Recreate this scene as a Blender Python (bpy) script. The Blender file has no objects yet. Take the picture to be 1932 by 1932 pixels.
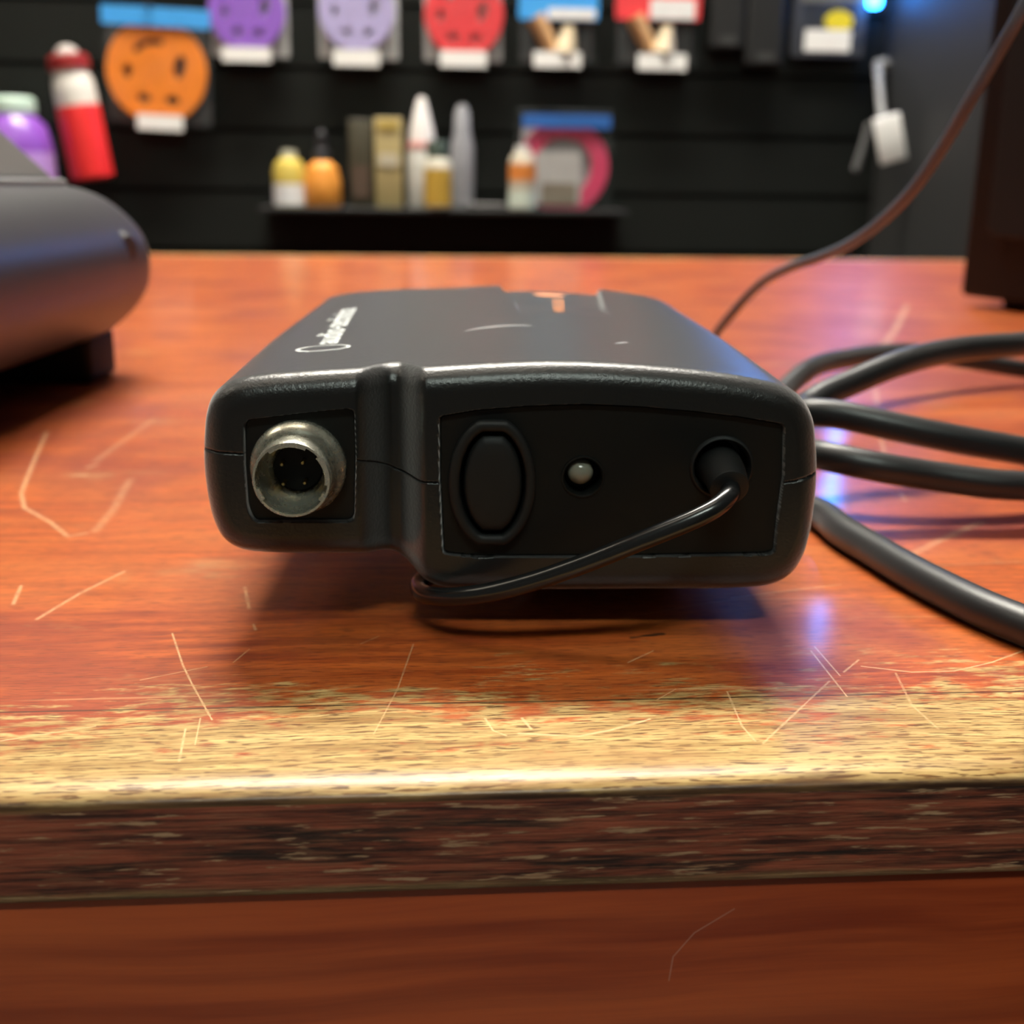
import bpy, bmesh, math, random
import numpy as np
from mathutils import Vector, Matrix
random.seed(7); np.random.seed(7)
SC = bpy.context.scene
COL = SC.collection
PI = math.pi
FPX = 2185.0
TZ = 0.95                      # height of the counter top
CH = 0.0486                    # camera height above it
HOR = 350.0                    # horizon row of the photograph
PITCH = math.atan((966-HOR)/FPX); YAW = math.radians(4.3); ROLL = 0.012
FH = Vector((math.sin(YAW), math.cos(YAW), 0)); RT0 = Vector((math.cos(YAW), -math.sin(YAW), 0)); UP = Vector((0,0,1))
CF = FH*math.cos(PITCH) - UP*math.sin(PITCH); CU0 = FH*math.sin(PITCH) + UP*math.cos(PITCH)
CR = RT0*math.cos(ROLL) + CU0*math.sin(ROLL); CU = CU0*math.cos(ROLL) - RT0*math.sin(ROLL)
CAM = Vector((0,0,TZ+CH))
# ---------------- camera
cd = bpy.data.cameras.new('camera'); cam = bpy.data.objects.new('camera', cd); COL.objects.link(cam)
m = Matrix((CR, CU, -CF)).transposed().to_4x4(); m.translation = CAM; cam.matrix_world = m
cd.sensor_width = 36; cd.lens = 36*FPX/1932; cd.clip_start = 0.005; cd.clip_end = 50
cd.dof.use_dof = True; cd.dof.focus_distance = 0.1135; cd.dof.aperture_fstop = (cd.lens/1000)/0.00135
SC.camera = cam
# ---------------- world, exposure, ceiling light settings
W = bpy.data.worlds.new('world'); SC.world = W; W.use_nodes = True
W.node_tree.nodes['Background'].inputs[0].default_value = (1.0, 0.93, 0.84, 1)
W.node_tree.nodes['Background'].inputs[1].default_value = 0.09
SC.view_settings.view_transform = 'Standard'; SC.view_settings.look = 'None'
SC.view_settings.exposure = 0.22; SC.view_settings.gamma = 1; SC.view_settings.use_curve_mapping = False
CEIL = 2.75
# (x, y, size x, size y, watts, colour) of the ceiling fixtures
LAMPS = [(-0.15, 1.24, 0.7, 0.30, 38, (1.0,0.94,0.82)), (0.42, 1.22, 0.35, 0.26, 13, (1.0,0.95,0.86)),
         (-0.35, 0.05, 1.0, 0.16, 2.5, (1.0,0.90,0.72)), (-1.6, 0.35, 0.9, 0.16, 3.5, (1.0,0.90,0.72)),
         (0.0, -1.2, 0.9, 0.22, 13, (0.88,1.0,0.90))]

# ---------------- geometry of the view -> the place
def ray(px, py): return CF + CR*((px-966)/FPX) + CU*((966-py)/FPX)
def on_z(px, py, z):
    r = ray(px,py); return CAM + r*((z-CAM.z)/r.z)
def on_y(px, py, y):
    r = ray(px,py); return CAM + r*((y-CAM.y)/r.y)
def at_d(px, py, d):
    r = ray(px,py); return CAM + r*(d/r.dot(FH))
def fr(x, d, z): return Vector((0,0,TZ)) + RT0*x + FH*d + UP*z      # camera-aligned metres on the counter

# ---------------- helpers
def link(o):
    COL.objects.link(o); return o
def obj(name, me, mat, parent=None, loc=None):
    o = bpy.data.objects.new(name, me); link(o)
    me.name = name
    if mat is not None and len(me.materials) == 0: me.materials.append(mat)
    if parent is not None: o.parent = parent
    if loc is not None: o.location = loc
    return o
def tag(o, label, cat, group=None):
    o['label'] = label; o['category'] = cat
    if group: o['group'] = group
    return o
def thing(name, label, cat, loc=(0,0,0), group=None):
    o = bpy.data.objects.new(name, None); o.empty_display_size = 0.02; link(o); o.location = loc
    return tag(o, label, cat, group)
def struct(name, me, mat):
    o = obj(name, me, mat); o['kind'] = 'structure'; return o
def smooth(me, ang=35):
    me.shade_smooth()
    try: me.set_sharp_from_angle(angle=math.radians(ang))
    except Exception: pass
    return me
def mk(verts, faces, ang=35):
    me = bpy.data.meshes.new('m'); me.from_pydata([tuple(v) for v in verts], [], [tuple(f) for f in faces]); me.validate(); me.update()
    return smooth(me, ang) if ang else me
def frombm(bm, ang=35):
    bmesh.ops.recalc_face_normals(bm, faces=bm.faces)
    me = bpy.data.meshes.new('m'); bm.to_mesh(me); bm.free(); return smooth(me, ang) if ang else me
def box(x0,x1,y0,y1,z0,z1, bev=0, seg=3, M=None, ang=35):
    bm = bmesh.new(); bmesh.ops.create_cube(bm, size=1)
    for v in bm.verts:
        v.co = Vector(((x0+x1)/2+v.co.x*(x1-x0), (y0+y1)/2+v.co.y*(y1-y0), (z0+z1)/2+v.co.z*(z1-z0)))
    if bev: bmesh.ops.bevel(bm, geom=list(bm.edges), offset=bev, segments=seg, profile=0.5, affect='EDGES')
    if M is not None: bmesh.ops.transform(bm, matrix=M, verts=bm.verts)
    return frombm(bm, ang)
def join(mes, ang=35):
    bm = bmesh.new()
    for me in mes: bm.from_mesh(me)
    return frombm(bm, ang)
def catmull(pts, n, closed=False, resample=True):
    P = np.array([tuple(p) for p in pts], float); m = len(P); out = []
    K = m if closed else m-1
    for i in range(K):
        if closed: p0,p1,p2,p3 = P[(i-1)%m],P[i],P[(i+1)%m],P[(i+2)%m]
        else: p0,p1,p2,p3 = P[max(i-1,0)],P[i],P[i+1],P[min(i+2,m-1)]
        # centripetal
        t0=0; t1=t0+max(np.linalg.norm(p1-p0),1e-9)**.5; t2=t1+max(np.linalg.norm(p2-p1),1e-9)**.5; t3=t2+max(np.linalg.norm(p3-p2),1e-9)**.5
        for s in np.linspace(0,1,24,endpoint=False):
            t=t1+(t2-t1)*s
            A1=(t1-t)/(t1-t0)*p0+(t-t0)/(t1-t0)*p1; A2=(t2-t)/(t2-t1)*p1+(t-t1)/(t2-t1)*p2; A3=(t3-t)/(t3-t2)*p2+(t-t2)/(t3-t2)*p3
            B1=(t2-t)/(t2-t0)*A1+(t-t0)/(t2-t0)*A2; B2=(t3-t)/(t3-t1)*A2+(t-t1)/(t3-t1)*A3
            out.append((t2-t)/(t2-t1)*B1+(t-t1)/(t2-t1)*B2)
    out.append(P[0] if closed else P[-1]); out = np.array(out)
    L = np.concatenate([[0],np.cumsum(np.linalg.norm(np.diff(out,axis=0),axis=1))])
    s = np.linspace(0,L[-1],n+1 if closed else n)
    R = np.stack([np.interp(s,L,out[:,k]) for k in range(out.shape[1])],1)
    return R[:-1] if closed else R
def tube(path, rad, seg=20, caps=True, ang=60):
    P = [Vector(p) for p in path]; n = len(P)
    R = [rad]*n if not hasattr(rad,'__len__') else rad
    V=[]; F=[]; prev=None
    for i,p in enumerate(P):
        t = (P[min(i+1,n-1)]-P[max(i-1,0)]).normalized()
        if prev is None: a = t.orthogonal().normalized()
        else: a = (prev - t*prev.dot(t)).normalized()
        prev = a; b = t.cross(a)
        for k in range(seg):
            th = 2*PI*k/seg; V.append(p + (a*math.cos(th)+b*math.sin(th))*R[i])
    for i in range(n-1):
        for k in range(seg): F.append((i*seg+k, i*seg+(k+1)%seg, (i+1)*seg+(k+1)%seg, (i+1)*seg+k))
    if caps:
        F.append(tuple(range(seg))[::-1]); F.append(tuple(range((n-1)*seg, n*seg)))
    return mk(V,F,ang)
def lathe(prof, seg=64, M=None, ang=35, cap=True):
    """prof: list of (r, h); axis along -Y (h towards the viewer side is negative y)"""
    V=[]; F=[]; n=len(prof)
    for r,h in prof:
        for k in range(seg):
            th=2*PI*k/seg; V.append(Vector((r*math.cos(th), h, r*math.sin(th))))
    for i in range(n-1):
        for k in range(seg): F.append((i*seg+k,i*seg+(k+1)%seg,(i+1)*seg+(k+1)%seg,(i+1)*seg+k))
    if cap:
        F.append(tuple(range(seg))); F.append(tuple(range((n-1)*seg,n*seg))[::-1])
    if M is not None: V=[M@v for v in V]
    bm=bmesh.new(); vs=[bm.verts.new(v) for v in V]
    for f in F:
        try: bm.faces.new([vs[i] for i in f])
        except ValueError: pass
    return frombm(bm,ang)
def zlathe(prof, seg=32, ang=35):
    return lathe([(r,h) for r,h in prof], seg, Matrix.Rotation(PI/2,4,'X'), ang)   # h becomes z
def plate(outer, holes=(), y0=0.0, y1=0.001, bev=0.0, ang=35, res=2):
    """flat shape in the XZ plane between depths y0 and y1, with holes"""
    cu = bpy.data.curves.new('c','CURVE'); cu.dimensions='2D'; cu.fill_mode='BOTH'
    for loop in [outer]+list(holes):
        sp = cu.splines.new('POLY'); sp.points.add(len(loop)-1)
        for i,p in enumerate(loop): sp.points[i].co = (p[0],p[1],0,1)
        sp.use_cyclic_u = True
    cu.extrude = max((y1-y0)/2-bev,0); cu.bevel_depth = bev; cu.bevel_resolution = res; cu.offset = -bev
    o = bpy.data.objects.new('c',cu); link(o); bpy.context.view_layer.update()
    me = bpy.data.meshes.new_from_object(o.evaluated_get(bpy.context.evaluated_depsgraph_get()))
    bpy.data.objects.remove(o); bpy.data.curves.remove(cu)
    me.transform(Matrix.Translation((0,(y0+y1)/2,0)) @ Matrix.Rotation(PI/2,4,'X'))
    me.materials.clear()
    return smooth(me,ang)
def text_mesh(s, size, spacing=1.0, bold=0.0):
    cu = bpy.data.curves.new('t','FONT'); cu.body=s; cu.size=size; cu.space_character=spacing; cu.offset=bold
    cu.resolution_u=6; cu.extrude=0; cu.align_x='LEFT'; cu.align_y='BOTTOM_BASELINE'
    o = bpy.data.objects.new('t',cu); link(o); bpy.context.view_layer.update()
    me = bpy.data.meshes.new_from_object(o.evaluated_get(bpy.context.evaluated_depsgraph_get()))
    bpy.data.objects.remove(o); bpy.data.curves.remove(cu); me.materials.clear()
    return me
def circ(cx,cz,r,n=48,rz=None): return [(cx+r*math.cos(2*PI*k/n), cz+(rz or r)*math.sin(2*PI*k/n)) for k in range(n)]
def rrect(x0,x1,z0,z1,r,n=6):
    out=[]
    for cx,cz,a in ((x1-r,z1-r,0),(x0+r,z1-r,90),(x0+r,z0+r,180),(x1-r,z0+r,270)):
        for k in range(n+1):
            t=math.radians(a+90*k/n); out.append((cx+r*math.cos(t),cz+r*math.sin(t)))
    return out

# ---------------- material helpers
class NT:
    def __init__(s, name):
        s.m = bpy.data.materials.new(name); s.m.use_nodes=True; s.t=s.m.node_tree; s.N=s.t.nodes; s.p=s.N['Principled BSDF']; s.out=s.N['Material Output']
    def n(s, typ, ins=(), **kw):
        nd = s.N.new(typ)
        for k,v in kw.items(): setattr(nd,k,v)
        for i,v in (ins.items() if isinstance(ins,dict) else enumerate(ins)):
            if v is None: continue
            if isinstance(v, bpy.types.NodeSocket): s.t.links.new(v, nd.inputs[i])
            else: nd.inputs[i].default_value = v
        return nd
    def set(s, **kw):
        for k,v in kw.items():
            i = s.p.inputs[k.replace('_',' ')]
            if isinstance(v, bpy.types.NodeSocket): s.t.links.new(v,i)
            elif isinstance(v,tuple): i.default_value = (*v,1) if i.type=='RGBA' and len(v)==3 else v
            else: i.default_value = v
        return s
    def math(s, op, a, b=None, c=None, clamp=False): return s.n('ShaderNodeMath',(a,b,c),operation=op,use_clamp=clamp).outputs[0]
    def vm(s, op, a, b=None): return s.n('ShaderNodeVectorMath',(a,b),operation=op)
    def mix(s, f, a, b, blend='MIX'):
        nd = s.N.new('ShaderNodeMix'); nd.data_type='RGBA'; nd.blend_type=blend
        for i,v in ((0,f),(6,a),(7,b)):
            if isinstance(v, bpy.types.NodeSocket): s.t.links.new(v, nd.inputs[i])
            else: nd.inputs[i].default_value = (*v,1) if isinstance(v,tuple) and len(v)==3 else v
        return nd.outputs[2]
    def ramp(s, f, lo, hi, a=0.0, b=1.0, smooth=True):
        nd = s.n('ShaderNodeMapRange',(f,lo,hi,a,b)); nd.interpolation_type = 'SMOOTHSTEP' if smooth else 'LINEAR'; return nd.outputs[0]
    def noise(s, vec, scale, detail=3, rough=0.5, vscale=None, off=(0,0,0)):
        if vscale or off!=(0,0,0): vec = s.n('ShaderNodeMapping',{0:vec,1:off,3:vscale or (1,1,1)}).outputs[0]
        return s.n('ShaderNodeTexNoise',{'Vector':vec,'Scale':scale,'Detail':detail,'Roughness':rough}).outputs[0]
    def coord(s): return s.n('ShaderNodeTexCoord').outputs['Object']
    def bump(s, h, strength, dist): 
        b = s.n('ShaderNodeBump',{'Height':h,'Strength':strength,'Distance':dist}); s.set(Normal=b.outputs[0]); return s
def simple(name, col, rough=0.5, metal=0.0, spec=0.5, var=0.12, scale=60, coat=0, bump=0, bscale=2000, bdist=0.00005):
    t = NT(name); c = t.coord(); f = t.noise(c, scale, 4)
    dark = tuple(x*(1-var) for x in col); light = tuple(min(1,x*(1+var)) for x in col)
    t.set(Base_Color=t.mix(f,dark,light), Roughness=rough, Metallic=metal, Specular_IOR_Level=spec, Coat_Weight=coat)
    if bump: t.bump(t.noise(c,bscale,2), bump, bdist)
    return t.m
def emis(name, col, strength):
    t = NT(name); t.set(Base_Color=col, Emission_Color=col, Emission_Strength=strength); return t.m

# ---------------- room distances read off the photograph
YN = on_z(966,1478,TZ).y            # near edge of the counter (top plane)
YF = on_z(966,484,TZ).y             # far edge
YW = 1.6
XR = on_y(1652,300,YW).x            # corner of the right wall
d_ = on_y(966,1682,YN).z            # bottom of the nosing face
NH = TZ - d_

# ================= materials
def seg_mask(t, p2, a, b, w, soft):
    a=Vector((a[0],a[1],0)); b=Vector((b[0],b[1],0)); d=b-a; L=max(d.length,1e-6); dn=d/L
    v = t.vm('SUBTRACT',p2,tuple(a)).outputs[0]
    s = t.math('MINIMUM', t.math('MAXIMUM', t.vm('DOT_PRODUCT',v,tuple(dn)).outputs['Value'],0.0), L)
    sc = t.n('ShaderNodeVectorMath',operation='SCALE'); sc.inputs[0].default_value=tuple(dn); t.t.links.new(s, sc.inputs['Scale'])
    dist = t.vm('DISTANCE',v,sc.outputs[0]).outputs['Value']
    return dist, w, soft
SCR = [ # polyline in photo pixels, width px, strength
 ([(88,815),(58,885),(40,930),(46,958),(95,985),(128,1012),(162,1006)],6,.55),
 ([(70,1168),(150,1120),(235,1078)],7,.55),([(25,1140),(40,1105)],7,.5),([(140,897),(160,896)],9,.6),([(166,882),(182,877)],8,.6),
 ([(180,1002),(215,960),(245,905)],16,.25),([(180,870),(290,790)],12,.22),
 ([(325,1195),(345,1255),(362,1290),(400,1358)],3.2,.8),([(350,1375),(338,1436)],4,.8),([(378,1355),(368,1405)],3,.7),
 ([(0,1398),(180,1370)],3.5,.8),([(265,1283),(390,1258)],3,.6),([(462,1108),(470,1148)],6,.55),([(478,1178),(482,1188)],6,.5),
 ([(780,1215),(750,1300),(705,1385)],3,.45),([(915,1355),(930,1378),(955,1388)],4,.8),
 ([(980,1384),(1090,1389),(1150,1378),(1225,1357)],7,.85),([(985,1355),(1002,1375)],6,.7),
 ([(1530,1228),(1598,1314)],3,.9),([(1537,1220),(1585,1275)],2.6,.9),([(1565,1285),(1440,1402)],4,.6),([(1592,1268),(1620,1245)],4,.7),
 ([(1625,1257),(1720,1268),(1800,1266),(1870,1250),(1935,1226)],3.4,.9),([(1380,1128),(1480,1115),(1585,1103)],5,.45),
 ([(1180,1165),(1320,1140),(1460,1122)],2.5,.4),([(1720,1045),(1790,1012),(1850,985)],16,.32),
 ([(1372,1305),(1400,1370),(1425,1398)],4,.6),([(1185,1250),(1232,1228)],3.5,.6),([(1240,1320),(1275,1300)],3,.5),
 ([(1690,1270),(1720,1330),(1770,1375)],4,.4),([(1712,575),(1690,620),(1668,650)],9,.5),([(1652,735),(1655,765)],8,.5),
 ([(1662,830),(1672,865)],7,.45),([(1700,930),(1708,945)],8,.4),([(1770,1066),(1932,1060)],2.5,.5),
 ([(560,655),(420,760)],10,.15),([(440,1250),(470,1225)],3,.5),([(680,1215),(715,1200)],3,.4)]
def wood_top():
    t = NT('worn_varnished_counter_wood'); c = t.coord()
    sep = t.n('ShaderNodeSeparateXYZ',(c,)); X,Y,Z = sep.outputs
    p2 = t.n('ShaderNodeCombineXYZ',(X,Y,0.0)).outputs[0]
    warp = t.noise(c, 14, 2, .5)
    gv = t.n('ShaderNodeCombineXYZ',(X, t.math('ADD',Y,t.math('MULTIPLY',warp,0.006)), Z)).outputs[0]
    g1 = t.noise(gv, 1, 6, .68, (40,560,560)); g2 = t.noise(gv, 1, 3, .6, (200,3400,3400)); g3 = t.noise(gv,1,4,.6,(16,70,70),(3,1,0))
    pores = t.ramp(t.noise(gv,1,2,.5,(380,3800,3800),(1,7,2)), .53,.62)
    col = t.mix(t.ramp(g1,.32,.68), (.24,.030,.006), (.66,.135,.020))
    col = t.mix(t.ramp(g3,.38,.66,0,.7), col, (.62,.175,.040))
    blot = t.noise(c, 22, 4, .6)
    col = t.mix(t.ramp(blot,.46,.64,0,.75), col, (.27,.038,.016))
    col = t.mix(t.math('MULTIPLY',g2,.35), col, (.30,.06,.014))
    col = t.mix(t.math('MULTIPLY',pores,.6), col, (.16,.03,.010))
    # worn bare wood along both long edges
    dist = t.math('MINIMUM', Y, t.math('SUBTRACT', YF-YN, Y))
    wn = t.noise(c,1,5,.65,(45,120,120),(5,0,0)); wn2 = t.noise(c,1,4,.6,(9,14,14),(2,2,0)); wn3=t.noise(gv,1,3,.6,(260,900,900))
    e = t.math('ADD', dist, t.math('MULTIPLY', t.math('SUBTRACT',wn,.5), .034))
    e = t.math('ADD', e, t.math('MULTIPLY', t.math('SUBTRACT',wn2,.5), .034))
    e = t.math('ADD', e, t.math('MULTIPLY', t.math('SUBTRACT',wn3,.5), .036))
    worn = t.ramp(e, .0190, .0100)
    bare = t.mix(t.ramp(g1,.3,.7), (.30,.175,.055), (.70,.52,.22))
    bare = t.mix(t.math('MULTIPLY',pores,.95), bare, (.11,.05,.015))
    bare = t.mix(t.math('MULTIPLY',t.ramp(g2,.45,.65),.55), bare, (.30,.15,.05))
    col = t.mix(t.math('MULTIPLY',worn,.93), col, bare)
    # thin pale wear veil patches further in
    veil = t.math('MULTIPLY', t.ramp(t.noise(c,1,5,.7,(28,60,60),(8,3,0)),.58,.72), .38)
    col = t.mix(veil, col, (.58,.33,.14))
    # glue line between the top and its nosing
    ln = t.math('ABSOLUTE', t.math('SUBTRACT', t.math('ADD',Y,t.math('MULTIPLY',wn,.0004)), .0162))
    col = t.mix(t.math('MULTIPLY',t.ramp(ln,.00022,.00005),.8), col, (.035,.018,.008))
    # scratches
    for pl,w,st in SCR:
        pts=[on_z(x,y,TZ) for x,y in pl]; acc=None
        D=(pts[0]-CAM).length; wm = w*D/FPX*.62
        for a,b in zip(pts[:-1],pts[1:]):
            dd,_,_ = seg_mask(t,p2,(a.x,a.y-YN),(b.x,b.y-YN),0,0)
            acc = dd if acc is None else t.math('MINIMUM',acc,dd)
        acc = t.math('ADD',acc,t.math('MULTIPLY',t.math('SUBTRACT',wn3,.5),wm*2.2))
        mk_ = t.math('MULTIPLY', t.ramp(acc, wm*1.3, wm*.3), t.math('MULTIPLY',t.ramp(wn3,.35,.6,.35,1.0),st))
        col = t.mix(mk_, col, (.84,.56,.30))
    # dark chip
    a=on_z(1192,1203,TZ); b=on_z(1250,1196,TZ); dd,_,_=seg_mask(t,p2,(a.x,a.y-YN),(b.x,b.y-YN),0,0)
    dd = t.math('ADD',dd,t.math('MULTIPLY',t.math('SUBTRACT',wn3,.5),.0012))
    col = t.mix(t.math('MULTIPLY',t.ramp(dd,.0005,.0001),.9), col, (.02,.012,.008))
    # fine hairline scratches everywhere
    for ang,sc_,off in ((.5,130,0),(-.9,150,3),(1.4,110,5)):
        mp = t.n('ShaderNodeMapping',{0:c,1:(off,off,0),2:(0,0,ang),3:(sc_*.09,sc_*4,1)}).outputs[0]
        h = t.ramp(t.noise(mp,1,1,.4),.755,.80,0,.35); col = t.mix(h, col, (.75,.45,.22))
    rough = t.math('SUBTRACT', t.ramp(blot,.3,.8,.37,.46), t.math('MULTIPLY',worn,.06))
    zt = t.ramp(t.math('ADD',Z,t.math('MULTIPLY',t.math('SUBTRACT',wn,.5),.0022)),-.0004,-.0011)
    col = t.mix(zt, col, t.mix(t.ramp(g1,.35,.65),(.045,.020,.012),(.20,.10,.04)))
    t.set(Base_Color=col, Roughness=rough, Specular_IOR_Level=.33, Coat_Weight=t.math('MULTIPLY',t.math('SUBTRACT',1.0,worn),.40), Coat_Roughness=.12, Coat_IOR=1.4)
    h = t.math('ADD', t.math('MULTIPLY',g1,.5), t.math('MULTIPLY',t.noise(c,1,3,.5,(90,160,160)),1.0))
    t.bump(h, .35, .0002)
    return t.m
def wood_face():
    t = NT('dark_worn_nosing_face'); c=t.coord(); sep=t.n('ShaderNodeSeparateXYZ',(c,)); X,Y,Z=sep.outputs
    g1=t.noise(c,1,6,.7,(45,1100,1100)); g2=t.noise(c,1,4,.65,(150,3000,3000),(3,3,3)); b=t.noise(c,1,5,.65,(45,420,420),(9,0,0))
    col=t.mix(t.ramp(g1,.36,.64),(.040,.013,.010),(.36,.085,.042))
    col=t.mix(t.ramp(b,.52,.62,0,.85),col,(.018,.014,.011))
    col=t.mix(t.ramp(t.noise(c,1,4,.6,(150,1600,1600),(4,1,5)),.57,.64,0,.9),col,(.50,.29,.16))
    col=t.mix(t.ramp(g2,.50,.62,0,.5),col,(.30,.11,.055))
    n=t.noise(c,1,5,.7,(26,500,500),(1,2,8)); n2=t.noise(c,1,4,.6,(12,30,30),(1,6,8))
    e=t.math('ADD',Z,t.math('MULTIPLY',t.math('SUBTRACT',n,.5),.0030)); e=t.math('ADD',e,t.math('MULTIPLY',t.math('SUBTRACT',n2,.5),.0022))
    top=t.ramp(e,-.0017,-.0008,0,.5)
    bot=t.ramp(e,-NH+.0013,-NH+.0003,0,.8)
    bare=t.mix(t.ramp(g1,.3,.7),(.24,.14,.05),(.62,.43,.19)); bare=t.mix(t.ramp(g2,.5,.62,0,.7),bare,(.10,.055,.025))
    col=t.mix(top,col,bare); col=t.mix(bot,col,t.mix(.5,bare,(.16,.09,.04)))
    t.set(Base_Color=col,Roughness=t.ramp(g1,.3,.7,.34,.5),Specular_IOR_Level=.4)
    t.bump(t.math('ADD',g1,g2),.6,.00025); return t.m
def wood_panel():
    t = NT('red_brown_counter_panel'); c=t.coord(); sep=t.n('ShaderNodeSeparateXYZ',(c,)); X,Y,Z=sep.outputs
    w=t.noise(c,1,3,.5,(9,9,14)); zz=t.math('ADD',Z,t.math('MULTIPLY',w,.012)); v=t.n('ShaderNodeCombineXYZ',(X,Y,zz)).outputs[0]
    g=t.noise(v,1,5,.6,(14,200,320)); g2=t.noise(v,1,3,.6,(5,40,60),(4,4,4))
    col=t.mix(t.ramp(g,.3,.7),(.24,.028,.008),(.50,.085,.020)); col=t.mix(t.ramp(g2,.4,.75,0,.6),col,(.62,.14,.036))
    pl=[(1385,1715),(1310,1760),(1270,1805),(1262,1850)]; yy=YN+.0012
    pts=[on_y(x,y,yy) for x,y in pl]; acc=None
    p2=t.n('ShaderNodeCombineXYZ',(X,Z,0.0)).outputs[0]
    for a,b in zip(pts[:-1],pts[1:]):
        dd,_,_=seg_mask(t,p2,(a.x,a.z-TZ),(b.x,b.z-TZ),0,0); acc=dd if acc is None else t.math('MINIMUM',acc,dd)
    col=t.mix(t.ramp(acc,.00013,.00003,0,.35),col,(.55,.27,.2))
    t.set(Base_Color=col,Roughness=.32,Specular_IOR_Level=.45,Coat_Weight=.2,Coat_Roughness=.2); t.bump(g,.15,.0002); return t.m
def plastic(name, base, rough, bstr=.5, bscale=2600, bdist=.00006, scuff=False):
    t=NT(name); c=t.coord(); n=t.noise(c,bscale,3,.6); d=t.noise(c,300,5,.7)
    col=t.mix(t.ramp(d,.3,.8),base,tuple(x*1.35 for x in base))
    dust=t.ramp(t.noise(c,1500,2,.5,None,(3,1,2)),.80,.84,0,.28)
    col=t.mix(dust,col,(.30,.30,.26))
    t.set(Base_Color=col,Roughness=rough,Specular_IOR_Level=.5); t.bump(n,bstr,bdist); return t
M_top=wood_top(); M_face=wood_face(); M_panel=wood_panel()
tc=plastic('textured_black_plastic',(.0030,.0034,.0034),.28,.8); tc.set(Specular_IOR_Level=.4,Sheen_Weight=.55,Sheen_Roughness=.45); M_case=tc.m
M_panelp=plastic('satin_black_panel',(.0028,.0030,.0026),.55,.3); M_panelp.set(Specular_IOR_Level=.25); M_panelp=M_panelp.m
M_rub=plastic('soft_black_rubber',(.0045,.005,.0052),.60,.35); M_rub.set(Specular_IOR_Level=.35); M_rub=M_rub.m
tc=plastic('black_cable_jacket',(.006,.0063,.0073),.40,.2); tc.set(Sheen_Weight=.3,Sheen_Roughness=.4); M_cable=tc.m
M_thin=simple('thin_grey_cable',(.085,.10,.13),.38,spec=.7)
M_ant=simple('glossy_black_antenna_wire',(.008,.0085,.009),.22)
M_black=simple('matte_black',(.005,.005,.005),.6,spec=.2)
M_gold=simple('gold_pin',(.65,.48,.18),.3,metal=1)
M_white_ink=simple('white_print',(.78,.82,.82),.6)
M_orange_ink=simple('orange_print',(.75,.27,.10),.6)
t=NT('dull_nickel'); c=t.coord(); n=t.noise(c,900,5,.7); n2=t.noise(c,260,3,.6)
t.set(Base_Color=t.mix(t.ramp(n2,.35,.7),(.60,.59,.49),(.72,.70,.58)),Metallic=.86,Roughness=t.ramp(n,.3,.75,.22,.32)); M_nick=t.m
t=NT('frosted_lamp_lens'); t.set(Base_Color=(.20,.20,.16),Roughness=.10,Subsurface_Weight=.2,Subsurface_Radius=(.001,.001,.001),Subsurface_Scale=1.0); M_led=t.m

# ================= room
wb=[]
# slatwall: panels with real grooves between the slats
def slatwall():
    V=[];F=[]; x0,x1=-3.4,XR; pitch=.076; z=0.0; prof=[]
    while z<CEIL:
        prof+= [(0,z+.003),(0,z+pitch-.003),(.010,z+pitch-.003),(.010,z+pitch+.003)]; z+=pitch
    for y,zz in prof: V+= [(x0,YW+y,min(zz,CEIL)),(x1,YW+y,min(zz,CEIL))]
    for i in range(len(prof)-1): F.append((2*i,2*i+1,2*i+3,2*i+2))
    n=len(V); V+=[(x0,YW+.06,0),(x1,YW+.06,0),(x0,YW+.06,CEIL),(x1,YW+.06,CEIL)]
    F.append((n,n+2,n+3,n+1))
    return mk(V,F,None)
M_slat=simple('black_slatwall_laminate',(.0085,.0100,.0085),.55,spec=.2,scale=8,var=.25)
struct('wall_back',slatwall(),M_slat)
M_wr=simple('charcoal_wall_paint',(.017,.017,.0165),.6,scale=5)
struct('wall_right',box(XR,XR+.08,-2.6,YW+.06,0,CEIL,ang=None),M_wr)
struct('floor',box(-3.4,XR+.08,-2.6,YW+.06,-.05,0,ang=None),simple('grey_floor_vinyl',(.16,.15,.14),.5,scale=4))
struct('ceiling',box(-3.4,XR+.08,-2.6,YW+.06,CEIL,CEIL+.05,ang=None),simple('off_white_ceiling_tile',(.62,.60,.55),.8,scale=4))

# ---------------- ceiling fixtures (out of frame, but they light the place)
for i,(x,y,sx,sy,w,colr) in enumerate(LAMPS):
    r=thing('ceiling_light',['long ceiling light above the far side of the counter','short ceiling light near the right wall','long ceiling light directly over the counter','long ceiling light over the left end of the room','greenish ceiling light behind the viewer'][i],'light',(x,y,CEIL))
    obj('housing',box(-sx/2-.02,sx/2+.02,-sy/2-.02,sy/2+.02,-.04,0,.004),simple('white_lamp_metal',(.6,.6,.6),.5),r)
    area=sx*sy
    obj('diffuser',box(-sx/2,sx/2,-sy/2,sy/2,-.055,-.038,.003),emis('lamp_glow',colr,w*3.2/area/PI*.5),r)

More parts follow.
